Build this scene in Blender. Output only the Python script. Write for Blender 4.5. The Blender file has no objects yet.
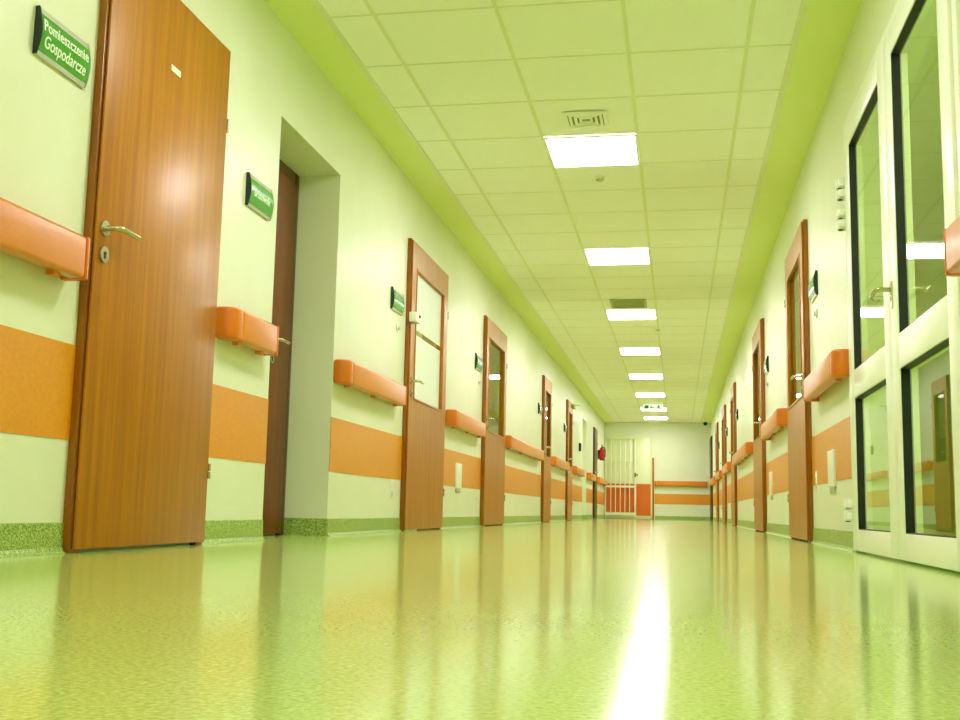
import bpy, bmesh, math, random
from mathutils import Vector, Matrix
random.seed(7)
sc = bpy.context.scene
PI = math.pi

# ------------------------------------------------------------------ camera
CAM_H, YAW, PITCH, ROLL = 0.1641, -0.1808, 0.1360, 0.0211
cam_data = bpy.data.cameras.new('camera'); cam = bpy.data.objects.new('camera', cam_data)
sc.collection.objects.link(cam); sc.camera = cam
cam_data.sensor_width = 36; cam_data.lens = 1092.09 * 36 / 960
cam_data.clip_start = .02; cam_data.clip_end = 200
fw = Vector((math.sin(YAW)*math.cos(PITCH), math.cos(YAW)*math.cos(PITCH), math.sin(PITCH)))
rt = fw.cross(Vector((0, 0, 1))).normalized(); up = rt.cross(fw)
r2 = rt*math.cos(ROLL) + up*math.sin(ROLL); u2 = -rt*math.sin(ROLL) + up*math.cos(ROLL)
M_ = Matrix((( r2.x, u2.x, -fw.x, 0), (r2.y, u2.y, -fw.y, 0), (r2.z, u2.z, -fw.z, CAM_H), (0, 0, 0, 1)))
cam.matrix_world = M_

# ------------------------------------------------------------------ world and exposure
world = bpy.data.worlds.new('world'); sc.world = world; world.use_nodes = True
bg = world.node_tree.nodes['Background']; bg.inputs[0].default_value = (.6, .7, .4, 1); bg.inputs[1].default_value = .05
sc.view_settings.view_transform = 'Standard'; sc.view_settings.look = 'None'
sc.view_settings.gamma = 1; sc.view_settings.use_curve_mapping = False
sc.view_settings.exposure = 0.0
try:
    sc.cycles.max_bounces = 14; sc.cycles.diffuse_bounces = 8; sc.cycles.glossy_bounces = 6; sc.cycles.transparent_max_bounces = 12
    sc.cycles.sample_clamp_indirect = 6
except Exception: pass
LAMP_COLOR = (1.0, .955, .97, 1); LAMP_POWER = 35.5

# ------------------------------------------------------------------ dimensions (metres)
L, R, H = -1.918, .843, 2.531
Y0, Y1 = -6.0, 29.16
TX, TY, TW, TL = -1.446, 6.68, .6, .61
TEL, TER = -1.680, .585                      # edges of the tiled field

# ------------------------------------------------------------------ helpers
COL = sc.collection
class MB:
    def __init__(s): s.bm = bmesh.new()
    def box(s, x0, x1, y0, y1, z0, z1):
        bm = s.bm
        v = [bm.verts.new(p) for p in ((x0,y0,z0),(x1,y0,z0),(x1,y1,z0),(x0,y1,z0),(x0,y0,z1),(x1,y0,z1),(x1,y1,z1),(x0,y1,z1))]
        for f in ((0,3,2,1),(4,5,6,7),(0,1,5,4),(1,2,6,5),(2,3,7,6),(3,0,4,7)): bm.faces.new([v[i] for i in f])
        return s
    def cyl(s, c, axis, r, length, n=20, r2=None):
        """cylinder starting at c running along axis"""
        a = Vector(axis).normalized(); t = Vector((0,0,1)) if abs(a.z) < .9 else Vector((1,0,0))
        p = a.cross(t).normalized(); q = a.cross(p); c = Vector(c); r2 = r if r2 is None else r2
        A = [s.bm.verts.new(c + (p*math.cos(2*PI*i/n)+q*math.sin(2*PI*i/n))*r) for i in range(n)]
        B = [s.bm.verts.new(c + a*length + (p*math.cos(2*PI*i/n)+q*math.sin(2*PI*i/n))*r2) for i in range(n)]
        s.bm.faces.new(A[::-1]); s.bm.faces.new(B)
        for i in range(n): s.bm.faces.new((A[i], A[(i+1)%n], B[(i+1)%n], B[i]))
        return s
    def tube(s, pts, r, n=12):
        pts = [Vector(p) for p in pts]; rings = []
        for i, p in enumerate(pts):
            d = (pts[min(i+1, len(pts)-1)] - pts[max(i-1, 0)]).normalized()
            t = Vector((0,0,1)) if abs(d.z) < .9 else Vector((1,0,0))
            a = d.cross(t).normalized(); b = d.cross(a)
            rings.append([s.bm.verts.new(p + (a*math.cos(2*PI*k/n)+b*math.sin(2*PI*k/n))*r) for k in range(n)])
        for A, B in zip(rings, rings[1:]):
            for k in range(n): s.bm.faces.new((A[k], A[(k+1)%n], B[(k+1)%n], B[k]))
        s.bm.faces.new(rings[0][::-1]); s.bm.faces.new(rings[-1])
        return s
    def prism(s, pts, fn, h0, h1):
        """outline pts (a,b) extruded from h0 to h1, fn(a,b,h) -> xyz"""
        A = [s.bm.verts.new(fn(a, b, h0)) for a, b in pts]; B = [s.bm.verts.new(fn(a, b, h1)) for a, b in pts]
        s.bm.faces.new(A[::-1]); s.bm.faces.new(B); n = len(pts)
        for i in range(n): s.bm.faces.new((A[i], A[(i+1)%n], B[(i+1)%n], B[i]))
        return s
    def lathe(s, prof, c, n=24):
        """profile of (radius, height) about a vertical axis at c"""
        rings = []
        for r, h in prof:
            rings.append([s.bm.verts.new((c[0]+r*math.cos(2*PI*k/n), c[1]+r*math.sin(2*PI*k/n), c[2]+h)) for k in range(n)])
        for A, B in zip(rings, rings[1:]):
            for k in range(n): s.bm.faces.new((A[k], A[(k+1)%n], B[(k+1)%n], B[k]))
        s.bm.faces.new(rings[0][::-1]); s.bm.faces.new(rings[-1])
        return s
    def build(s, name, mat, parent=None, bevel=0, smooth=False, seg=2):
        bm = s.bm
        bmesh.ops.recalc_face_normals(bm, faces=bm.faces)
        if bevel:
            es = [e for e in bm.edges if len(e.link_faces) == 2 and e.calc_face_angle(0) > .6]
            bmesh.ops.bevel(bm, geom=es, offset=bevel, segments=seg, affect='EDGES', clamp_overlap=True, profile=.5)
        if smooth or bevel:
            for f in bm.faces: f.smooth = True
            for e in bm.edges:
                if len(e.link_faces) == 2 and e.calc_face_angle(0) > math.radians(42): e.smooth = False
        me = bpy.data.meshes.new(name); bm.to_mesh(me); bm.free()
        me.materials.append(mat)
        o = bpy.data.objects.new(name, me); COL.objects.link(o)
        if parent: o.parent = parent; o.matrix_parent_inverse = parent_inv(parent)
        return o
def parent_inv(p):
    m = Matrix.Identity(4); q = p
    while q is not None:
        m = q.matrix_basis.copy() @ m if q.parent is None else q.matrix_parent_inverse @ q.matrix_basis @ m
        q = q.parent
    return m.inverted()
def tag(o, label=None, cat=None, group=None, kind=None):
    if label: o['label'] = label
    if cat: o['category'] = cat
    if group: o['group'] = group
    if kind: o['kind'] = kind
    return o
def empty(name, loc=(0, 0, 0)):
    o = bpy.data.objects.new(name, None); COL.objects.link(o); o.location = loc; o.empty_display_size = .1
    return o

# ------------------------------------------------------------------ materials
def S(r, g, b):
    f = lambda c: ((c/255)/12.92 if c/255 <= .04045 else ((c/255+.055)/1.055)**2.4)
    return (f(r), f(g), f(b), 1)
def mat(name, col, rough=.5, metal=0, spec=.5, coat=0, coat_rough=.05):
    m = bpy.data.materials.new(name); m.use_nodes = True
    b = m.node_tree.nodes['Principled BSDF']
    b.inputs['Base Color'].default_value = col; b.inputs['Roughness'].default_value = rough
    b.inputs['Metallic'].default_value = metal; b.inputs['Specular IOR Level'].default_value = spec
    b.inputs['Coat Weight'].default_value = coat; b.inputs['Coat Roughness'].default_value = coat_rough
    return m
def nodes(m): return m.node_tree.nodes, m.node_tree.links, m.node_tree.nodes['Principled BSDF']
def noise_tex(m, scale, detail=2, rough=.5, vec_scale=(1, 1, 1)):
    n, l, b = nodes(m)
    g = n.new('ShaderNodeNewGeometry'); mp = n.new('ShaderNodeMapping'); mp.inputs['Scale'].default_value = vec_scale
    t = n.new('ShaderNodeTexNoise'); t.inputs['Scale'].default_value = scale; t.inputs['Detail'].default_value = detail
    t.inputs['Roughness'].default_value = rough
    l.new(g.outputs['Position'], mp.inputs[0]); l.new(mp.outputs[0], t.inputs['Vector'])
    return t
def ramp(m, src, stops, target='Base Color'):
    n, l, b = nodes(m); r = n.new('ShaderNodeValToRGB'); e = r.color_ramp.elements
    e[0].position, e[0].color = stops[0]; e[1].position, e[1].color = stops[-1]
    for p, c in stops[1:-1]:
        x = e.new(p); x.color = c
    l.new(src, r.inputs[0])
    if target: l.new(r.outputs[0], b.inputs[target])
    return r
def bump(m, src, strength, dist=.01):
    n, l, b = nodes(m); u = n.new('ShaderNodeBump'); u.inputs['Strength'].default_value = strength; u.inputs['Distance'].default_value = dist
    l.new(src, u.inputs['Height']); l.new(u.outputs[0], b.inputs['Normal'])
def gray(v): return (v, v, v, 1)

WALL_C = S(224, 236, 190)
m_wall = mat('wall_paint', WALL_C, .38, spec=.35)
t = noise_tex(m_wall, 3, 3); ramp(m_wall, t.outputs[0], [(.35, S(226, 232, 201)), (.65, S(229, 235, 205))])
t = noise_tex(m_wall, 260, 2); bump(m_wall, t.outputs[0], .08, .002)
m_room = mat('side_room_paint', S(208, 226, 140), .6, spec=.2)
m_tile = mat('ceiling_tile', S(226, 229, 188), .8, spec=.15)
t = noise_tex(m_tile, 220, 3, .7); ramp(m_tile, t.outputs[0], [(.3, S(248, 250, 240)), (.7, S(253, 254, 248))])
bump(m_tile, t.outputs[0], .15, .002)
m_margin = mat('ceiling_margin_paint', S(228, 238, 160), .6, spec=.2)
m_grid = mat('ceiling_grid_metal', S(230, 234, 200), .5, spec=.3)
m_stripe = mat('orange_wall_vinyl', S(232, 141, 52), .4, spec=.5, coat=.4, coat_rough=.3)
t = noise_tex(m_stripe, 90, 2); ramp(m_stripe, t.outputs[0], [(.3, S(222, 142, 10)), (.7, S(230, 153, 18))]); bump(m_stripe, t.outputs[0], .1, .002)
m_rail = mat('orange_handrail_vinyl', S(230, 130, 52), .34, spec=.5, coat=.35, coat_rough=.28)
t = noise_tex(m_rail, 140, 2); ramp(m_rail, t.outputs[0], [(.3, S(218, 124, 4)), (.7, S(226, 134, 10))]); bump(m_rail, t.outputs[0], .08, .001)
m_railcap = mat('orange_end_cap', S(220, 118, 4), .34)
m_base = mat('speckled_base_vinyl', S(140, 175, 70), .4)
t = noise_tex(m_base, 170, 2, .6)
ramp(m_base, t.outputs[0], [(.36, S(92, 128, 40)), (.46, S(140, 170, 74)), (.55, S(168, 192, 98)), (.66, S(204, 218, 138))])
m_floor = mat('speckled_floor_vinyl', S(160, 180, 90), .125, spec=.45, coat=.0, coat_rough=.1)
t = noise_tex(m_floor, 150, 2, .6)
rp = ramp(m_floor, t.outputs[0], [(.34, S(168, 194, 96)), (.46, S(182, 208, 110)), (.56, S(190, 214, 118)), (.68, S(206, 227, 136))])
t2 = noise_tex(m_floor, 1.3, 3); n, l, b = nodes(m_floor)
mx = n.new('ShaderNodeMix'); mx.data_type = 'RGBA'; mx.blend_type = 'MULTIPLY'; mx.inputs['Factor'].default_value = .5
r3 = ramp(m_floor, t2.outputs[0], [(.35, (.86, .9, .8, 1)), (.65, (1, 1, 1, 1))], None)
l.new(rp.outputs[0], mx.inputs['A']); l.new(r3.outputs[0], mx.inputs['B']); l.new(mx.outputs['Result'], b.inputs['Base Color'])
t = noise_tex(m_floor, 7, 3, .55); bump(m_floor, t.outputs[0], .010, .004)

def wood(name, c_dark, c_mid, c_light, rough=.45, coat=.6):
    m = mat(name, c_mid, rough, spec=.3, coat=coat, coat_rough=.3)
    m.node_tree.nodes['Principled BSDF'].inputs['Coat Tint'].default_value = (1, .86, .45, 1)
    m.node_tree.nodes['Principled BSDF'].inputs['Specular Tint'].default_value = (1, .85, .5, 1)
    t = noise_tex(m, 1, 5, .6, (30, 30, 1.2)); ramp(m, t.outputs[0], [(.3, c_dark), (.5, c_mid), (.7, c_light)])
    t2 = noise_tex(m, 1, 3, .6, (220, 220, 6)); bump(m, t2.outputs[0], .06, .001)
    return m
m_door = wood('oak_door_veneer', S(158, 96, 4), S(174, 111, 6), S(190, 127, 12))
m_frame = wood('oak_frame_veneer', S(132, 76, 6), S(146, 88, 8), S(160, 101, 12))
m_dark = wood('dark_walnut_veneer', S(66, 44, 12), S(82, 54, 16), S(98, 66, 22), coat=.2)
m_brown = wood('reddish_brown_door_veneer', S(98, 46, 8), S(116, 56, 10), S(130, 66, 14), coat=.2)
m_deep = wood('deep_brown_frame_veneer', S(64, 26, 10), S(80, 34, 12), S(96, 44, 16))
m_shadow = mat('dark_door_seal', S(30, 20, 12), .8)  # shade of the gap round the leaf, given as a dark colour
m_white = mat('white_plastic', S(240, 242, 226), .35)
m_alu = mat('white_lacquered_aluminium', S(244, 249, 232), .3, spec=.5)
m_gasket = mat('black_rubber_gasket', S(8, 14, 8), .5)
m_steel = mat('satin_steel', S(196, 190, 160), .25, metal=1)
m_silver = mat('anodised_aluminium', S(210, 214, 206), .3, metal=.8)
m_green = mat('green_sign_face', S(66, 156, 30), .22, spec=.6)
m_cap = mat('dark_green_sign_cap', S(10, 40, 18), .4)
m_text = mat('white_sign_lettering', S(235, 248, 225), .4)
m_black = mat('black_plastic', S(18, 20, 14), .35)
m_red = mat('red_enamel', S(176, 28, 14), .25)
m_vent = mat('vent_grey_metal', S(178, 186, 120), .5)
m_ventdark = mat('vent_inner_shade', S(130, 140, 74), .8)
m_cream = mat('cream_painted_steel', S(228, 234, 190), .35)
m_panel = mat('deep_orange_panel', S(216, 104, 14), .4)
m_film = mat('frosted_window_film', S(240, 248, 240), .55, spec=.4)
m_exitgreen = mat('exit_sign_green', S(20, 120, 50), .4)

m_glass = bpy.data.materials.new('window_glass'); m_glass.use_nodes = True
n = m_glass.node_tree.nodes; l = m_glass.node_tree.links; n.clear()
o_ = n.new('ShaderNodeOutputMaterial'); mixs = n.new('ShaderNodeMixShader'); tr = n.new('ShaderNodeBsdfTransparent'); gl = n.new('ShaderNodeBsdfGlossy')
fr = n.new('ShaderNodeFresnel'); fr.inputs['IOR'].default_value = 1.85; gl.inputs['Roughness'].default_value = .0
tr.inputs[0].default_value = (.90, .98, .80, 1); gl.inputs[0].default_value = (1, 1, .95, 1)
ge = n.new('ShaderNodeNewGeometry'); inv_ = n.new('ShaderNodeMath'); inv_.operation = 'SUBTRACT'; inv_.inputs[0].default_value = 1
mu = n.new('ShaderNodeMath'); mu.operation = 'MULTIPLY'; l.new(ge.outputs['Backfacing'], inv_.inputs[1]); l.new(inv_.outputs[0], mu.inputs[0]); l.new(fr.outputs[0], mu.inputs[1])
l.new(mu.outputs[0], mixs.inputs[0]); l.new(tr.outputs[0], mixs.inputs[1]); l.new(gl.outputs[0], mixs.inputs[2]); l.new(mixs.outputs[0], o_.inputs[0])

m_lamp = bpy.data.materials.new('lamp_diffuser'); m_lamp.use_nodes = True
n = m_lamp.node_tree.nodes; l = m_lamp.node_tree.links; n.clear()
o_ = n.new('ShaderNodeOutputMaterial'); em = n.new('ShaderNodeEmission'); em.inputs[0].default_value = LAMP_COLOR; em.inputs[1].default_value = LAMP_POWER
l.new(em.outputs[0], o_.inputs[0])
m_exit = bpy.data.materials.new('exit_sign_backlight'); m_exit.use_nodes = True
b = m_exit.node_tree.nodes['Principled BSDF']; b.inputs['Base Color'].default_value = S(230, 245, 225)
b.inputs['Emission Color'].default_value = (.85, 1, .8, 1); b.inputs['Emission Strength'].default_value = .7

# ------------------------------------------------------------------ structure: walls, floor, ceiling
WT = .2                                      # wall thickness at the openings
RB = 1.9                                     # depth of the side rooms
# doors: (y_near, y_far) of the frame's outer edges
LEFT_DOORS = {'supply': (3.205, 4.20), 'frosted': (7.49, 8.75), 'glazed_a': (10.65, 11.95), 'glazed_b': (15.5, 16.42), 'closer': (18.94, 19.80), 'dark': (25.12, 26.0)}
RIGHT_DOORS = [(7.25, 8.42), (10.97, 12.2), (16.35, 17.35), (19.75, 20.9), (23.55, 24.35), (27.7, 29.05)]
DH = 2.10
ALC = (4.91, 5.875, 2.067, .275); ALC2 = (22.3, 23.3, 2.06, .275)
GD = (3.33, 5.57, 2.13)                      # glazed double door in the right wall
def wall_with_holes(name, xf, side, holes, label):
    """side -1: wall body extends to smaller x from the face xf"""
    m = MB(); xb = xf + side*WT; x0, x1 = min(xf, xb), max(xf, xb); y = Y0
    for (a, b, top) in sorted(holes):
        m.box(x0, x1, y, a, 0, H); m.box(x0, x1, a, b, top, H); y = b
    m.box(x0, x1, y, Y1, 0, H)
    return m
lh = [(a+.02, b-.02, DH-.02) for k, (a, b) in LEFT_DOORS.items() if k != 'supply' and k != 'dark'] + [(ALC[0], ALC[1], ALC[2]), (ALC2[0], ALC2[1], ALC2[2])]
mw = wall_with_holes('wall_left', L, -1, lh, '')
for a in (ALC, ALC2):
    mw.box(L-a[3]-.1, L-a[3], a[0]-.2, a[1]+.2, 0, H)          # back of the recess
    mw.box(L-a[3], L-WT, a[0]-.1, a[0], 0, H); mw.box(L-a[3], L-WT, a[1], a[1]+.1, 0, H)
    mw.box(L-a[3], L-WT, a[0], a[1], a[2], H)
tag(mw.build('wall_left', m_wall), 'pale green painted corridor wall on the left', 'wall', kind='structure')
rh = [(a+.02, b-.02, DH-.02) for (a, b) in RIGHT_DOORS[:5]] + [GD]
tag(wall_with_holes('wall_right', R, 1, rh, '').build('wall_right', m_wall), 'pale green painted corridor wall on the right', 'wall', kind='structure')
tag(MB().box(L-WT, R+WT, Y1, Y1+.2, 0, H).build('wall_back', m_wall), 'pale green wall closing the far end of the corridor', 'wall', kind='structure')
tag(MB().box(L-WT, R+WT, Y0-.2, Y0, 0, H).build('wall_front', m_wall), 'pale green wall closing the near end of the corridor', 'wall', kind='structure')
tag(MB().box(L-RB-WT-.1, R+RB+WT+.1, Y0-.2, Y1+.2, -.1, 0).build('floor', m_floor), 'glossy speckled yellow-green vinyl floor', 'floor', kind='structure')
# side rooms behind the glazed doors
mr = MB()
mr.box(L-RB-WT-.1, L-RB-WT, Y0, Y1, 0, 2.6)
for y in (6.4, 9.9, 14.2, 17.9, 21): mr.box(L-RB-WT, L-WT-.1 if y == 6.4 else L-WT, y, y+.1, 0, 2.6)
tag(mr.build('wall_side_rooms_left', m_room), 'green partition walls of the rooms behind the left doors', 'wall', kind='structure')
mr = MB()
mr.box(R+RB+WT, R+RB+WT+.1, Y0, Y1, 0, 2.6)
for y in (2.4, 9.8, 15.2, 18.6, 22.3): mr.box(R+WT, R+RB+WT, y, y+.1, 0, 2.6)
tag(mr.build('wall_side_rooms_right', m_room), 'green partition walls of the rooms behind the right doors', 'wall', kind='structure')
mc = MB(); mc.box(L-RB-WT, L-WT, Y0, Y1, 2.6, 2.7); mc.box(R+WT, R+RB+WT, Y0, Y1, 2.6, 2.7)
tag(mc.build('ceiling_side_rooms', m_tile), 'plain ceiling of the rooms beside the corridor', 'ceiling', kind='structure')

# ceiling: plaster margins, tile field, grid
LAMP_X = (TX+TW, TX+2*TW)
LAMP_Y = [TY + 3.05*k for k in range(-3, 7)] + [27.42]
tag(MB().box(L-WT, TEL, Y0, Y1, H, H+.1).box(TER, R+WT, Y0, Y1, H, H+.1).build('ceiling_margin', m_margin), 'green plastered margins on both sides of the ceiling tiles', 'ceiling', kind='structure')
tag(MB().box(TEL, TER, Y0, Y1, H+.004, H+.1).build('ceiling', m_tile), 'suspended ceiling of pale mineral tiles', 'ceiling', kind='structure')
g = MB()
for i in range(5):
    x = TX + TW*i - .6*0
    if TEL < x < TER: g.box(x-.010, x+.010, Y0, Y1, H+.001, H+.006)
k0 = int((Y0-TY)/TL)
yy = TY + k0*TL
while yy < Y1:
    g.box(TEL, TER, yy-.007, yy+.007, H+.002, H+.005); yy += TL
for x in (TEL, TER): g.box(x-.014, x+.014, Y0, Y1, H-.004, H+.004)
tag(g.build('trim_1', m_grid), 'thin metal grid between the ceiling tiles', 'trim', kind='structure')

# ------------------------------------------------------------------ ceiling lamps
def make_lamp(y):
    t = empty('ceiling_light', ((LAMP_X[0]+LAMP_X[1])/2, y+.305, H-.008))
    x0, x1, y0, y1 = LAMP_X[0]+.004, LAMP_X[1]-.004, y+.004, y+.606
    f = MB(); w = .014; z0, z1 = H-.012, H-.001
    f.box(x0, x1, y0, y0+w, z0, z1).box(x0, x1, y1-w, y1, z0, z1).box(x0, x0+w, y0+w, y1-w, z0, z1).box(x1-w, x1, y0+w, y1-w, z0, z1)
    f.build('lamp_frame', m_white, t)
    MB().box(x0+w, x1-w, y0+w, y1-w, H-.008, H-.002).build('diffuser', m_lamp, t)
    return t
lamp_labels = {3: 'nearest lit square ceiling panel, just beyond the square air vent',
    4: 'second lit ceiling panel from the camera, beyond the round sensor',
    5: 'third lit ceiling panel, directly behind the slatted grey vent',
    6: 'fourth lit ceiling panel from the camera, between the second smoke detector and the fifth panel',
    7: 'fifth lit ceiling panel from the camera in the row',
    8: 'sixth lit ceiling panel, the last one nearer than the exit sign',
    9: 'small lit ceiling panel partly behind the hanging exit sign',
    10: 'last and farthest lit ceiling panel close to the end wall'}
proto = None
for i, y in enumerate(LAMP_Y):
    if proto is None: proto = make_lamp(y); base_y = y; o = proto
    else:
        o = proto.copy(); COL.objects.link(o); o.location.y = y + .305
        for ch in proto.children:
            c = ch.copy(); COL.objects.link(c); c.parent = o; c.matrix_parent_inverse = ch.matrix_parent_inverse.copy()
    tag(o, lamp_labels.get(i, {0: 'rearmost lit ceiling panel, well behind the viewer', 1: 'lit ceiling panel just ahead of the viewer overhead, outside the picture', 2: 'lit ceiling panel over the first wooden door, outside the top of the picture'}.get(i)), 'light', 'square ceiling lights along the corridor')

# unseen lamps added in the side rooms to brighten the door glass
def fill_lamp(x, y, p, label):
    t = empty('room_lamp', (x, y, 2.59))
    MB().box(x-.3, x+.3, y-.3, y+.3, 2.575, 2.60).build('lamp_frame', m_white, t)
    MB().box(x-.28, x+.28, y-.28, y+.28, 2.570, 2.575).build('diffuser', p, t)
    tag(t, label, 'light')
m_dim = m_lamp.copy(); m_dim.name = 'room_lamp_diffuser'
[nn for nn in m_dim.node_tree.nodes if nn.type == 'EMISSION'][0].inputs[1].default_value = 30
fill_lamp(R+WT+1.0, 3.4, m_dim, 'lit panel in the lobby ceiling behind the glazed double door')
fill_lamp(L-WT-1.0, 8.0, m_dim, 'lit panel in the room behind the frosted door')
fill_lamp(L-WT-1.0, 12.6, m_dim, 'lit panel in the room behind the second glazed door on the left')

# ------------------------------------------------------------------ baseboards and orange stripes
def segs(doors, extra, y0, y1):
    cuts = sorted(list(doors) + list(extra)); out = []; y = y0
    for a, b in cuts:
        if a > y: out.append((y, a))
        y = b
    if y < y1: out.append((y, y1))
    return out
left_open = segs(LEFT_DOORS.values(), [ALC[:2], ALC2[:2]], Y0, Y1)
right_open = segs(RIGHT_DOORS, [GD[:2]], Y0, Y1)
def side_fn(side):
    """(d, y, z) -> xyz with d the distance out of the wall face"""
    return (lambda d, y, z: (L+d, y, z)) if side < 0 else (lambda d, y, z: (R-d, y, z))
def sbox(m, side, d0, d1, y0, y1, z0, z1):
    a, b = (L+d0, L+d1) if side < 0 else (R-d1, R-d0)
    return m.box(a, b, y0, y1, z0, z1)
LN = ['before the first wooden door', 'between the first door and the recess', 'between the recess and the frosted door', 'between the frosted door and the next glazed door', 'between the second and third glazed doors', 'between the third glazed door and the door with the closer', 'between the door with the closer and the far recess', 'between the far recess and the dark door', 'between the dark door and the end wall']
RN = ['near the glazed double door on its viewer side', 'between the glazed double door and the first wooden door', 'between the first and second wooden doors', 'between the second and third wooden doors', 'between the third and fourth wooden doors', 'between the fourth and fifth wooden doors', 'between the fifth door and the dark door', 'between the dark door and the end wall']
def base_profile(side, y0, y1, fnm=None):
    m = MB(); pts = [(.0, .0), (.022, .0), (.012, .006), (.006, .018), (.004, .094), (0, .096)]
    f = side_fn(side); m.prism(pts, lambda a, b, h: f(a, h, b), y0, y1); return m
n_trim = 2
for side, ops, names, sname in ((-1, left_open, LN, 'left'), (1, right_open, RN, 'right')):
    for (a, b), nm in zip(ops, names):
        tag(base_profile(side, a, b).build('baseboard_' + sname, m_base), 'green speckled coved baseboard on the %s wall %s' % (sname, nm), 'baseboard', kind='structure')
        m = MB(); sbox(m, side, -.001, .003, a, b, .357, .662)
        tag(m.build('trim_%d' % n_trim, m_stripe), 'flat orange band on the %s wall %s' % (sname, nm), 'trim', kind='structure'); n_trim += 1
for a, nm in ((ALC, 'near'), (ALC2, 'far')):
    m = MB(); xb = L-a[3]
    m.box(xb, L, a[1]-.006, a[1], 0, .096); m.box(xb, L, a[0], a[0]+.006, 0, .096)
    if nm == 'far': m.box(xb, xb+.006, a[0]+.006, a[1]-.006, 0, .096)
    tag(m.build('baseboard_recess', m_base), 'green speckled baseboard lining the %s recess of the left wall' % nm, 'baseboard', kind='structure')
m = MB(); m.box(-.60, R, Y1-.005, Y1+.0, 0, .096)
tag(m.build('baseboard_back', m_base), 'green speckled baseboard along the far end wall', 'baseboard', kind='structure')
m = MB(); m.box(-.61, R, Y1-.004, Y1+.001, .40, .67)
tag(m.build('trim_%d' % n_trim, m_stripe), 'flat orange band on the far end wall', 'trim', kind='structure'); n_trim += 1

# ------------------------------------------------------------------ handrails
def lever_handle(parent, side, x_face, y, z, dirn=1, mat_=None, name='door_handle'):
    """rosette + lever (+y) on a face; side gives the outward direction"""
    mat_ = mat_ or m_steel; s = 1 if side < 0 else -1
    m = MB(); m.cyl((x_face, y, z), (s, 0, 0), .027, .010, 24)
    pts = [(x_face+s*.005, y, z), (x_face+s*.045, y, z), (x_face+s*.056, y+dirn*.008, z), (x_face+s*.060, y+dirn*.022, z), (x_face+s*.058, y+dirn*.128, z-.001)]
    m.tube(pts, .0095, 14)
    return m.build(name, mat_, parent, smooth=True)
def key_rosette(parent, side, x_face, y, z):
    s = 1 if side < 0 else -1
    m = MB(); m.cyl((x_face, y, z), (s, 0, 0), .027, .010, 24)
    o = m.build('key_rosette', m_steel, parent, smooth=True)
    k = MB(); k.cyl((x_face+s*.009, y, z+.004), (s, 0, 0), .006, .003, 12)
    k.box(min(x_face+s*.009, x_face+s*.012), max(x_face+s*.009, x_face+s*.012), y-.003, y+.003, z-.014, z+.004)
    k.build('keyhole', m_gasket, o)
    return o
def handrail(side, y0, y1, label, z0=.855, z1=.991, D=.09):
    root = empty('handrail', ((L if side < 0 else R), (y0+y1)/2, z0))
    f = side_fn(side); cap = .10; cap2 = .035; r = .055
    def arc(ya, d):
        r = .055 if d > 0 else .028
        pts = []
        for i in range(7):
            a = PI/2*i/6; pts.append((D - r + r*math.sin(a), ya + d*(r - r*math.cos(a))))
        return pts
    # body
    m = MB(); m.prism([(.03, y0+cap), (D, y0+cap), (D, y1-cap2), (.03, y1-cap2)], lambda a, b, h: f(a, b, h), z0, z1)
    m.build('rail_body', m_rail, root, bevel=.014, seg=4)
    for ya, d in ((y0, 1), (y1, -1)):
        pts = [(.0, ya)] + arc(ya, d) + [(D, ya + d*((cap if d > 0 else cap2)-.002)), (.0, ya + d*((cap if d > 0 else cap2)-.002))]
        m = MB(); m.prism(pts, lambda a, b, h: f(a, b, h), z0, z1)
        m.build('end_cap', m_railcap, root, bevel=.012, seg=4)
    n = max(2, int(round((y1-y0)/.9))+1)
    for i in range(n):
        y = y0 + .14 + (y1-y0-.28)*i/(n-1)
        m = MB(); sbox(m, side, 0, .034, y-.03, y+.03, z0+.02, z1-.03); sbox(m, side, .030, .058, y-.018, y+.018, z0-.012, z0+.004)
        m.build('bracket', m_rail, root)
    return tag(root, label, 'handrail', 'orange handrails along both corridor walls')
handrail(-1, .8, 3.12, 'orange handrail cut by the left picture edge, ending at the first wooden door')
handrail(-1, 4.262, 4.80, 'shortest orange handrail, between the first wooden door and the recess on the left')
handrail(-1, 5.885, 7.26, 'orange handrail on the left wall between the recess and the frosted glass door')
handrail(-1, 8.93, 10.43, 'orange handrail on the left wall just beyond the frosted glass door')
handrail(-1, 12.03, 15.15, 'orange handrail on the left wall between the second and third glazed doors')
handrail(-1, 16.62, 18.85, 'orange handrail on the left wall just beyond the third glazed door')
handrail(-1, 20.1, 21.9, 'orange handrail on the left wall before the far recess')
handrail(-1, 23.40, 25.0, 'orange handrail on the left wall between the far recess and the dark door')
handrail(-1, 26.2, 28.96, 'farthest orange handrail of the left wall, under the fire extinguisher')
handrail(1, .9, 3.27, 'orange handrail cut by the right picture edge, in front of the glazed double door')
handrail(1, 5.52+.06, 6.88, 'orange handrail on the right between the glazed double door and first wooden door')
handrail(1, 8.69, 10.45, 'orange handrail on the right wall between the first and second wooden doors')
handrail(1, 12.75, 15.9, 'orange handrail on the right wall between the second and third wooden doors')
handrail(1, 17.6, 19.5, 'orange handrail on the right wall between the third and fourth wooden doors')
handrail(1, 21.1, 23.3, 'orange handrail on the right wall between the fourth and fifth wooden doors')
handrail(1, 24.5, 27.4, 'farthest orange handrail of the right wall, beside the dark door')
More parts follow.
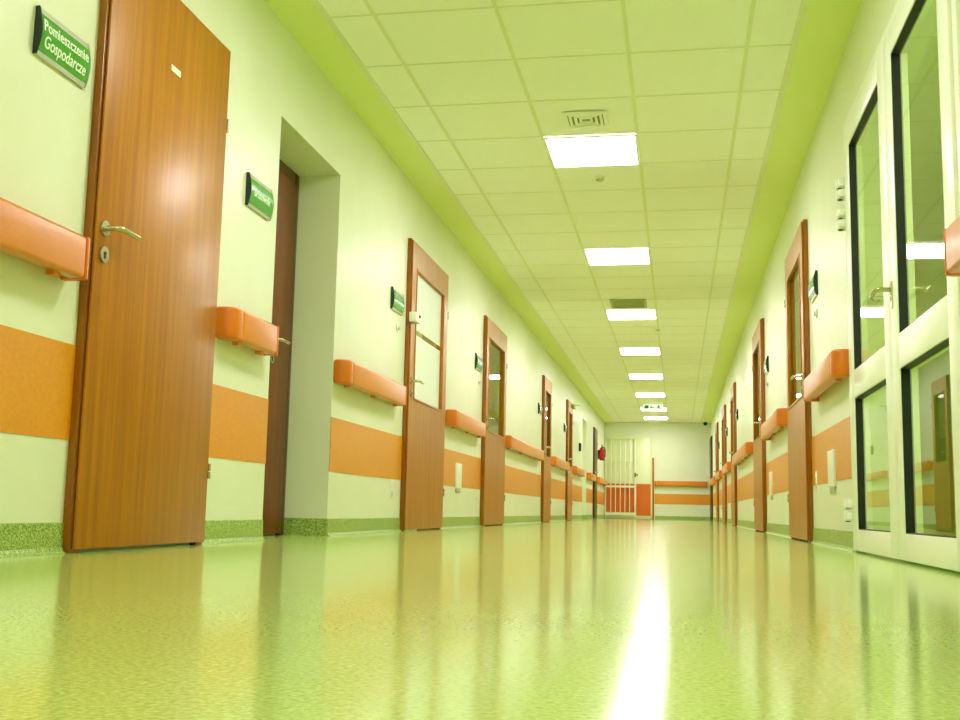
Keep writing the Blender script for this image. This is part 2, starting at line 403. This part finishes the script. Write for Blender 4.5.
# rail on the end wall
root = empty('handrail', (.1, Y1, .87))
m = MB(); m.box(-.56, R-.14, Y1-.09, Y1-.03, .872, 1.005); m.build('rail_body', m_rail, root, bevel=.012, seg=3)
for xa, xb in ((-.61, -.562), (R-.138, R-.095)):
    m = MB(); m.box(xa, xb, Y1-.09, Y1, .872, 1.005); m.build('end_cap', m_railcap, root, bevel=.012, seg=3)
for x in (-.4, .1, .6):
    m = MB(); m.box(x-.03, x+.03, Y1-.034, Y1, .90, .97); m.build('bracket', m_rail, root)
tag(root, 'orange handrail across the far end wall, facing the viewer', 'handrail')

# ------------------------------------------------------------------ doors in the side walls
def door(idx, side, y0, y1, label, style='glazed', h=DH, leafm=None, framem=None, xf=None, deep=True, handle=True):
    leafm = leafm or m_door; framem = framem or m_frame
    root = empty('door_%d' % idx, ((L if side < 0 else R) if xf is None else xf, (y0+y1)/2, 0))
    face = L if side < 0 else R
    if xf is not None: face = xf
    f = (lambda d: face + d) if side < 0 else (lambda d: face - d)
    def bx(m, d0, d1, a, b, c, d): return m.box(min(f(d0), f(d1)), max(f(d0), f(d1)), a, b, c, d)
    back = -.16 if deep else -.0
    fw_ = .065; FP, LP = .028, .040
    m = MB()
    for a, b in ((y0, y0+fw_), (y1-fw_, y1)): bx(m, 0, FP, a, b, 0, h)
    bx(m, 0, FP, y0+fw_, y1-fw_, h-fw_, h)
    if deep:
        i = .021
        bx(m, back, 0, y0+i, y0+fw_, 0, h-i); bx(m, back, 0, y1-fw_, y1-i, 0, h-i); bx(m, back, 0, y0+fw_, y1-fw_, h-fw_, h-i)
    m.build('door_frame', framem, root, bevel=.003, seg=2)
    # dark sheet standing for the shade in the gap between frame and leaf
    g0 = .012 if xf is None else .075
    m = MB(); bx(m, FP, FP+.003, y0+g0+.004, y1-g0-.004, .014, h-g0-.004)
    if style == 'glazed':
        m.bm.free(); m = MB()
        ga, gb, gc, gd = y0+g0+.004, y1-g0-.004, .014, h-g0-.004
        for (a, b, c, d) in ((ga, ga+.05, gc, gd), (gb-.05, gb, gc, gd), (ga+.05, gb-.05, gd-.05, gd)): bx(m, FP, FP+.003, a, b, c, d)
    m.build('door_seal', m_shadow, root)
    ya, yb, za, zb = y0+g0, y1-g0, .012, h-g0
    d0 = FP+.003; db = -.012 if deep else FP+.003
    leaf = MB()
    if style == 'solid':
        bx(leaf, d0, LP, ya, yb, za, zb)
        lf = leaf.build('door_leaf', leafm, root, bevel=.002)
    else:
        st = .125; wy0, wy1, wz0, wz1 = ya+st, yb-st-.02, .935, 1.905
        bx(leaf, d0, LP, ya, wy0, za, zb); bx(leaf, d0, LP, wy1, yb, za, zb)
        bx(leaf, d0, LP, wy0, wy1, za, wz0); bx(leaf, d0, LP, wy0, wy1, wz1, zb)
        y_i, y_j = y0+fw_+.003, y1-fw_-.003
        zz = h-fw_-.003
        bx(leaf, -.012, d0, y_i, wy0, za, zz); bx(leaf, -.012, d0, wy1, y_j, za, zz)
        bx(leaf, -.012, d0, wy0, wy1, za, wz0); bx(leaf, -.012, d0, wy0, wy1, wz1, zz)
        lf = leaf.build('door_leaf', leafm, root)
        bd = MB(); w = .016
        for a, b, c, d in ((wy0, wy0+w, wz0, wz1), (wy1-w, wy1, wz0, wz1), (wy0+w, wy1-w, wz0, wz0+w), (wy0+w, wy1-w, wz1-w, wz1)):
            bx(bd, .018, LP+.006, a, b, c, d)
        bd.build('glazing_bead', leafm, root, bevel=.003)
        gp = MB(); bx(gp, .010, .016, wy0+.001, wy1-.001, wz0+.001, wz1-.001)
        pane = gp.build('glass_pane', m_glass, root)
        if style == 'glazed' and idx == 3:
            fl = MB(); bx(fl, .017, .019, wy0+.001, wy1-.001, wz0+.001, 1.430); bx(fl, .017, .019, wy0+.001, wy1-.001, 1.468, wz1-.001)
            fl.build('frosted_film', m_film, pane)
    if handle:
        hh = lever_handle(root, side, f(LP), y0+.055, 1.064)
        tag(hh, 'satin steel lever handle')
        key_rosette(root, side, f(LP), y0+.058, .976)
    for z in ((.30, 1.76) if xf is None else ()):
        hm = MB(); s = 1 if side < 0 else -1
        hm.cyl((f(LP+.001), y1-.006, z-.035), (0, 0, 1), .006, .028); hm.cyl((f(LP+.001), y1-.006, z-.004), (0, 0, 1), .006, .028)
        hm.build('hinge', m_steel, root, smooth=True)
    return tag(root, label, 'door', kind='structure')

y0, y1 = LEFT_DOORS['supply']
d1 = door(1, -1, y0, y1, 'large plain oak-veneer door nearest the camera on the left wall', 'solid', h=2.095, deep=False)
m = MB(); m.box(L+.040, L+.043, 3.662, 3.738, 1.782, 1.806); lb = m.build('door_label', m_white, d1); tag(lb, 'small white label plate')
# door inside the near recess
d2 = door(2, -1, ALC[0]+.20, ALC[1]-.002, 'reddish-brown door set back inside the near recess on the left', 'solid', h=ALC[2]-.002, leafm=m_brown, xf=L-ALC[3], deep=False, framem=m_deep, handle=False)
lever_handle(d2, -1, L-ALC[3]+.04, 5.50, 1.045); key_rosette(d2, -1, L-ALC[3]+.04, 5.52, .945)
y0, y1 = LEFT_DOORS['frosted']
d3 = door(3, -1, y0, y1, 'oak door with a tall frosted window and a thin clear gap across it')
m = MB(); m.box(L+.03, L+.085, 7.475, 7.60, 1.485, 1.555); bx_ = m.build('lock_box', m_white, d3, bevel=.005); tag(bx_, 'white box fixed on the door edge')
MB().cyl((L+.070, 7.565, 1.532), (1, -.35, 0), .010, .022).build('lock_knob', m_black, bx_)
y0, y1 = LEFT_DOORS['glazed_a']; door(4, -1, y0, y1, 'oak door with a clear window, next beyond the frosted door on the left')
y0, y1 = LEFT_DOORS['glazed_b']; door(5, -1, y0, y1, 'narrow-looking oak door with a clear window, fourth wooden door on the left wall')
y0, y1 = LEFT_DOORS['closer']; d6 = door(6, -1, y0, y1, 'oak door with a closer at its top corner, far along the left wall')
m = MB(); m.box(L+.04, L+.095, 19.45, 19.72, 2.0, 2.06); dc = m.build('door_closer', m_vent, d6, bevel=.004); tag(dc, 'grey door closer')
MB().tube([(L+.08, 19.6, 2.06), (L+.16, 19.75, 2.075), (L+.04, 19.78, 2.085)], .008).build('closer_arm', m_vent, dc)
y0, y1 = LEFT_DOORS['dark']; door(7, -1, y0, y1, 'dark brown door near the far end of the left wall', 'solid', leafm=m_dark, framem=m_dark, deep=False)
rl = ['oak door with a window, nearest wooden door on the right wall', 'oak door with a window, second wooden door on the right wall', 'oak door seen edge-on, third wooden door on the right wall', 'oak door seen edge-on, fourth wooden door on the right wall', 'thin dark-edged oak door, fifth wooden door on the right wall', 'dark brown door closest to the end wall on the right']
for i, (a, b) in enumerate(RIGHT_DOORS):
    if i < 5: door(8+i, 1, a, b, rl[i])
    else: door(8+i, 1, a, b, rl[i], 'solid', leafm=m_dark, framem=m_dark, deep=False)

# ------------------------------------------------------------------ glazed double door in the right wall
gd = empty('door_14', (R, (GD[0]+GD[1])/2, 0))
def gbx(m, d0, d1, a, b, c, d): return m.box(R-d1, R-d0, a, b, c, d)
m = MB(); fwd = .055
gbx(m, -.07, .012, GD[0], GD[0]+fwd, 0, GD[2]); gbx(m, -.07, .012, GD[1]-fwd, GD[1], 0, GD[2]); gbx(m, -.07, .012, GD[0]+fwd, GD[1]-fwd, GD[2]-fwd, GD[2])
m.build('door_frame', m_alu, gd, bevel=.003)
def alu_leaf(ya, yb, handle_far):
    za, zb = .010, GD[2]-fwd-.004
    m = MB(); sw0, sw1 = .135, .135; d0, d1 = -.045, .022
    gbx(m, d0, d1, ya, ya+sw0, za, zb); gbx(m, d0, d1, yb-sw1, yb, za, zb)
    rails = ((za, .108), (.722, .855), (1.965, zb))
    for c, d in rails: gbx(m, d0, d1, ya+sw0, yb-sw1, c, d)
    lf = m.build('door_leaf', m_alu, gd, bevel=.003)
    for c, d in ((.108, .722), (.855, 1.965)):
        g_ = MB(); w = .004; y_a, y_b = ya+sw0, yb-sw1
        for a, b, e, f_ in ((y_a, y_a+w, c, d), (y_b-w, y_b, c, d), (y_a+w, y_b-w, c, c+w), (y_a+w, y_b-w, d-w, d)):
            gbx(g_, -.02, .017, a, b, e, f_)
        g_.build('gasket', m_gasket, lf)
        p_ = MB(); gbx(p_, -.006, .001, y_a+.001, y_b-.001, c+.001, d-.001); p_.build('glass_pane', m_glass, lf)
    return lf
split = 4.43
far = alu_leaf(split+.003, GD[1]-fwd-.003, True); near = alu_leaf(GD[0]+fwd+.003, split-.003, False)
hy, hz = 4.385, 1.045
m = MB(); m.cyl((R-.022, hy, hz), (-1, 0, 0), .020, .008); m.box(R-.028, R-.022, hy-.014, hy+.014, hz-.075, hz+.03)
m.tube([(R-.025, hy, hz), (R-.070, hy, hz), (R-.080, hy+.012, hz), (R-.083, hy+.05, hz), (R-.080, hy+.115, hz-.006), (R-.070, hy+.125, hz-.012), (R-.046, hy+.125, hz-.018)], .009, 14)
m.build('door_handle', m_steel, near, smooth=True)
m = MB(); m.cyl((R+.045, hy, hz), (1, 0, 0), .020, .008); m.tube([(R+.045, hy, hz), (R+.095, hy, hz), (R+.105, hy-.02, hz), (R+.100, hy-.06, hz-.006), (R+.085, hy-.07, hz-.02)], .009, 14)
m.build('door_handle', m_steel, near, smooth=True)
for z in (1.80, 1.645, .20):
    m = MB()
    for dz in (-.052, .006): gbx(m, -.004, .054, GD[1]-.012, GD[1]+.030, z+dz, z+dz+.046)
    for dz in (-.048, .010): gbx(m, .012, .046, GD[1]-.045, GD[1]-.012, z+dz, z+dz+.038)
    hg = m.build('hinge', m_alu, gd, bevel=.004)
    m = MB(); m.cyl((R-.036, GD[1]-.002, z-.058), (0, 0, 1), .012, .004); m.cyl((R-.036, GD[1]-.002, z+.002), (0, 0, 1), .010, .004); m.build('hinge_bush', m_black, hg)
tag(gd, 'white aluminium double door with four tall glass panes on the right wall', 'door', kind='structure')

# ------------------------------------------------------------------ signs
def text_mesh(body, size, align='LEFT', extrude=.0006, offset=.0):
    c = bpy.data.curves.new('lettering', 'FONT'); c.body = body; c.size = size; c.align_x = align; c.align_y = 'CENTER'; c.extrude = extrude; c.offset = offset
    c.space_line = .95
    o = bpy.data.objects.new('tmp', c); COL.objects.link(o)
    bpy.context.view_layer.update()
    dg = bpy.context.evaluated_depsgraph_get(); me = bpy.data.meshes.new_from_object(o.evaluated_get(dg))
    bpy.data.objects.remove(o); bpy.data.curves.remove(c)
    return me
def sign(side, y0, label, text=None, z0=1.503, z1=1.655, w=.283, size=.05):
    root = empty('door_sign', ((L if side < 0 else R), y0+w/2, z0))
    f = side_fn(side)
    def bow(z): 
        u = (z-z0)/(z1-z0); return .010 + .014*math.sin(PI*u)
    zs = [z0 + (z1-z0)*i/12 for i in range(13)]
    zi = [z0+.014 + (z1-z0-.036)*i/12 for i in range(13)]
    fn = lambda a, b, h: f(a, h, b)
    m = MB(); m.prism([(0, z0+.001), *[(bow(z), z) for z in zs], (0, z1-.001)], fn, y0+.004, y0+w-.004)
    m.build('sign_body', m_silver, root, smooth=True)
    m = MB(); m.prism([(.004, zi[0]), *[(bow(z)+.0015, z) for z in zi], (.004, zi[-1])], fn, y0+.005, y0+w-.005)
    m.build('sign_face', m_green, root, smooth=True)
    for a, b in ((y0, y0+.004), (y0+w-.004, y0+w)):
        m = MB(); m.prism([(0, z0), *[(bow(z)+.004, z) for z in zs], (0, z1)], fn, a, b); m.build('end_cap', m_cap if (a == y0) else m_silver, root)
    if text:
        me = text_mesh(text, size, 'CENTER', offset=.0006)
        zc = (zi[0]+zi[-1])/2
        for v in me.vertices:
            tx, ty, tz = v.co; tx *= TXS
            z = zc + ty; v.co = f(bow(z)+.002+tz, y0+w/2+tx, z) if side < 0 else f(bow(z)+.002+tz, y0+w/2-tx, z)
        me.materials.clear(); me.materials.append(m_text)
        o = bpy.data.objects.new('lettering', me); COL.objects.link(o); o.parent = root; o.matrix_parent_inverse = parent_inv(root)
    return tag(root, label, 'sign', 'green door signs')
TXS = .84
sign(-1, 2.852, "green door sign reading 'Pomieszczenie Gospodarcze' left of the first wooden door", 'Pomieszczenie\nGospodarcze', size=.052)
sign(-1, 4.515, "green door sign with one line of white lettering, beside the near recess", 'Brudownik', size=.052)
sign(-1, 7.065, 'green sign just left of the frosted glass door')
sign(-1, 10.22, 'green sign just left of the second glazed door on the left wall')
sign(-1, 15.06, 'green sign just left of the third glazed door on the left wall')
sign(-1, 18.55, 'green sign just left of the door with the closer, far on the left')
sign(1, 6.79, 'green sign beside the nearest wooden door on the right wall')
sign(1, 10.50, 'green sign beside the second wooden door on the right wall')
sign(1, 15.85, 'green sign beside the third wooden door on the right wall')
sign(1, 19.25, 'green sign beside the fourth wooden door on the right wall')
sign(1, 23.1, 'green sign beside the fifth wooden door on the right wall')

# round call switches below the signs
def switch(side, y, label, z=1.40):
    root = empty('wall_switch', ((L if side < 0 else R), y, z)); s = 1 if side < 0 else -1; x = L if side < 0 else R
    MB().cyl((x, y, z), (s, 0, 0), .030, .010, 24).build('switch_plate', m_white, root, bevel=.003)
    MB().cyl((x+s*.009, y, z), (s, 0, 0), .014, .012, 20).build('switch_button', m_silver, root, smooth=True)
    tag(root, label, 'switch', 'round white wall switches under the signs')
switch(-1, 7.26, 'small round white switch under the sign left of the frosted door')
switch(-1, 10.44, 'small round white switch under the sign left of the second glazed door')
switch(1, 6.87, 'small round white switch under the sign by the nearest right wooden door')
switch(1, 10.6, 'small round white switch under the sign by the second right wooden door')

def socket(side, y, z, label, n=2):
    root = empty('wall_socket', ((L if side < 0 else R), y, z)); s = 1 if side < 0 else -1; x = L if side < 0 else R
    m = MB(); sbox(m, side, 0, .005, y-.035, y+.035, z-.032*n, z+.032*n); m.build('socket_plate', m_white, root, bevel=.003)
    for k in range(n):
        zc = z + (k-(n-1)/2)*.062
        MB().cyl((x+s*.003, y, zc), (s, 0, 0), .022, .0045, 20).build('outlet', m_silver if k == 0 else m_white, root, smooth=True)
    tag(root, label, 'socket', 'white electrical sockets low on the walls')
socket(-1, 7.24, .285, 'white double socket low on the wall left of the frosted door')
socket(-1, 10.42, .27, 'white socket low on the wall left of the second glazed door', 1)
socket(1, 7.04, .38, 'white double socket at the lower edge of the orange band by the right wooden door')
def cover(side, y0, y1, z0, z1, label):
    root = empty('access_cover', ((L if side < 0 else R), (y0+y1)/2, z0))
    m = MB(); sbox(m, side, .0, .016, y0, y1, z0, z1); m.build('cover_plate', m_white, root, bevel=.004)
    m = MB(); sbox(m, side, .0, .012, y0+.03, y1-.03, z0-.035, z0-.002); m.build('cover_latch', m_silver, root, bevel=.003)  # grey strip standing for the shadow below the plate
    tag(root, label, 'cover', 'white cover plates across the orange band')
cover(-1, 9.39, 9.63, .345, .565, 'white rectangular cover across the orange band beyond the frosted door')
cover(1, 6.18, 6.42, .33, .53, 'white rectangular cover on the orange band beside the glazed double door')
cover(1, 10.25, 10.47, .34, .56, 'white rectangular cover on the orange band before the second right wooden door')
tag(MB().box(L, L+.04, 21.47, 21.59, 1.34, 1.50).build('alarm_box', m_black, bevel=.006), 'small dark box on the left wall before the far recess', 'box')

# ------------------------------------------------------------------ ceiling fittings
vt = empty('air_vent', (-.545, 6.39, H))
cx, cy = -.543, 6.385
MB().box(cx-.12, cx+.12, cy-.12, cy+.12, H-.003, H+.003).build('vent_backing', m_ventdark, vt)
for k, hw in enumerate((.132, .100, .070, .040)):
    m = MB(); w = .016 if k else .024; z0, z1 = H-.016+.001*k, H-.003
    m.box(cx-hw, cx+hw, cy-hw, cy-hw+w, z0, z1).box(cx-hw, cx+hw, cy+hw-w, cy+hw, z0, z1)
    m.box(cx-hw, cx-hw+w, cy-hw+w, cy+hw-w, z0, z1).box(cx+hw-w, cx+hw, cy-hw+w, cy+hw-w, z0, z1)
    m.build('vent_ring' if k else 'vent_frame', m_tile, vt)
tag(vt, 'square four-way air vent in front of the nearest ceiling light', 'vent')
vt = empty('slatted_vent', (-.546, 12.4, H))
m = MB(); x0, x1, ya, yb = -.75, -.345, 12.12, 12.60
MB().box(x0+.02, x1-.02, ya+.02, yb-.02, H-.004, H+.002).build('vent_backing', m_ventdark, vt)
m.box(x0, x1, ya, ya+.03, H-.014, H-.003).box(x0, x1, yb-.03, yb, H-.014, H-.003).box(x0, x0+.03, ya+.03, yb-.03, H-.014, H-.003).box(x1-.03, x1, ya+.03, yb-.03, H-.014, H-.003)
m.build('vent_frame', m_vent, vt)
for k in range(7):
    m = MB(); yk = ya+.055+k*.058; m.box(x0+.03, x1-.03, yk, yk+.022, H-.012, H-.005); m.build('slat', m_vent, vt)
tag(vt, 'grey slatted ceiling vent right in front of the third light', 'vent')
def detector(x, y, label):
    r_ = empty('smoke_detector', (x, y, H))
    MB().lathe([(.040, .0), (.040, -.008), (.034, -.014)], (x, y, H+.003), 24).build('detector_base', m_white, r_, smooth=True)
    MB().lathe([(.028, -.011), (.026, -.024), (.014, -.030)], (x, y, H+.003), 24).build('detector_head', m_vent, r_, smooth=True)
    tag(r_, label, 'smoke detector', 'small round sensors on the ceiling')
detector(-.543, 7.58, 'small round sensor just beyond the nearest ceiling light')
detector(-.250, 14.15, 'small round sensor beyond the third ceiling light')
# exit sign
ex = empty('exit_sign', (-.53, 23.9, 2.40)); ex0, ex1 = -.745, -.315
MB().box(ex0, ex1, 23.88, 23.93, 2.385, 2.505).build('sign_box', m_exit, ex, bevel=.004)
for x in (-.62, -.44): MB().cyl((x, 23.905, 2.50), (0, 0, 1), .006, .034).build('hanger', m_white, ex)
m = MB(); zc = 2.445; yq = 23.877
m.box(ex0+.03, ex0+.12, yq, yq+.003, zc-.035, zc+.038)     # door block
m.build('door_pictogram', m_exitgreen, ex)
m = MB(); fnp = lambda a, b, h: (a, h, b)
m.prism([(-.60, 2.440), (-.565, 2.475), (-.565, 2.452), (-.51, 2.452), (-.51, 2.475-.047), (-.565, 2.428), (-.565, 2.405)][::-1], fnp, yq, yq+.003); m.build('arrow_pictogram', m_exitgreen, ex)
m = MB(); m.cyl((-.415, yq, 2.482), (0, 1, 0), .012, .003, 14); m.prism([(-.44, 2.468), (-.385, 2.468), (-.39, 2.43), (-.37, 2.405), (-.39, 2.40), (-.41, 2.43), (-.44, 2.405), (-.455, 2.412), (-.43, 2.44)], fnp, yq, yq+.003)
m.build('running_figure_pictogram', m_exitgreen, ex)
tag(ex, 'white hanging exit sign with green pictograms, far along the ceiling', 'exit sign')
# security camera
cmr = empty('security_camera', (.70, 28.9, H))
MB().lathe([(.035, 0), (.035, -.012)], (.70, 28.9, H), 20).build('camera_mount', m_black, cmr, smooth=True)
MB().lathe([(.050, -.010), (.052, -.045), (.044, -.068), (.028, -.082), (.008, -.088)], (.70, 28.9, H), 20).build('camera_dome', m_black, cmr, smooth=True)
tag(cmr, 'small black dome camera on the ceiling in the far right corner', 'camera')

# ------------------------------------------------------------------ end wall: double door, barred gate, corner post
ed = empty('door_15', (-1.29, Y1, 0))
m = MB(); X0, X1 = -1.905, -.675; yf = Y1
m.box(X0, X0+.03, yf-.02, yf, .0, 2.15).box(X1-.03, X1, yf-.02, yf, .0, 2.15).box(X0+.03, X1-.03, yf-.02, yf, 2.12, 2.15); m.build('door_frame', m_base.copy() if False else m_margin, ed)
for a, b in ((X0+.032, -1.10), (-1.096, X1-.032)):
    lf = MB().box(a, b, yf-.035, yf, .01, 2.118).build('door_leaf', m_cream, ed, bevel=.003)
    kp = MB().box(a+.002, b-.002, yf-.04, yf-.036, .09, .915).build('kick_panel', m_panel, lf); tag(kp, 'deep orange lower panel')
m = MB(); m.cyl((-1.06, yf-.036, 1.15), (0, -1, 0), .022, .045); m.build('door_handle', m_black, ed, smooth=True)
tag(ed, 'pale double door with deep orange lower panels in the end wall', 'door', kind='structure')
gt = empty('barred_gate', (-1.5, Y1-.16, 0))
GX0, GX1, gy = -1.895, -1.085, Y1-.145
m = MB()
m.box(GX0, GX0+.03, gy, gy+.03, .03, 2.12).box(GX1-.045, GX1, gy, gy+.03, .03, 2.12)
m.build('gate_stile', m_cream, gt)
for z0, z1 in ((.09, .17), (.815, .865), (1.475, 1.495), (2.09, 2.12)):
    MB().box(GX0+.03, GX1-.045, gy+.003, gy+.027, z0, z1).build('gate_rail', m_cream, gt)
for k in range(5):
    x = GX0+.03 + (GX1-.045-GX0-.03)*(k+1)/6
    MB().cyl((x, gy+.015, .17), (0, 0, 1), .011, 1.92, 10).build('gate_bar', m_cream, gt, smooth=True)
MB().box(GX1-.04, GX1-.005, gy-.012, gy, 1.09, 1.20).build('gate_lock', m_black, gt)
tag(gt, 'white barred metal gate in front of the end double door', 'gate')
tag(MB().box(-.665, -.62, Y1-.05, Y1, .0, 1.6).build('corner_post', m_door, bevel=.004), 'slim wooden post right of the end double door', 'post')

# fire extinguisher
fe = empty('fire_extinguisher', (L+.10, 26.68, 1.40)); c = (L+.10, 26.68, 1.40)
MB().lathe([(.050, 0), (.066, .012), (.068, .03), (.068, .25), (.060, .285), (.035, .31), (.020, .32)], c, 24).build('cylinder_body', m_red, fe, smooth=True)
m = MB(); m.cyl((c[0], c[1], c[2]+.318), (0, 0, 1), .016, .03); m.box(c[0]-.012, c[0]+.012, c[1]-.10, c[1]+.02, c[2]+.345, c[2]+.357); m.box(c[0]-.010, c[0]+.010, c[1]-.09, c[1]+.01, c[2]+.365, c[2]+.374)
m.build('valve', m_black, fe)
m = MB(); m.tube([(c[0]+.02, c[1], c[2]+.33), (c[0]+.07, c[1]-.02, c[2]+.31), (c[0]+.082, c[1]-.03, c[2]+.22), (c[0]+.078, c[1]-.03, c[2]+.08)], .010, 10); m.build('hose', m_black, fe, smooth=True)
m = MB(); m.box(L, L+.034, c[1]-.02, c[1]+.02, 1.44, 1.66); m.build('wall_bracket', m_black, fe)
tag(fe, 'red fire extinguisher hung high on the far left wall', 'fire extinguisher')
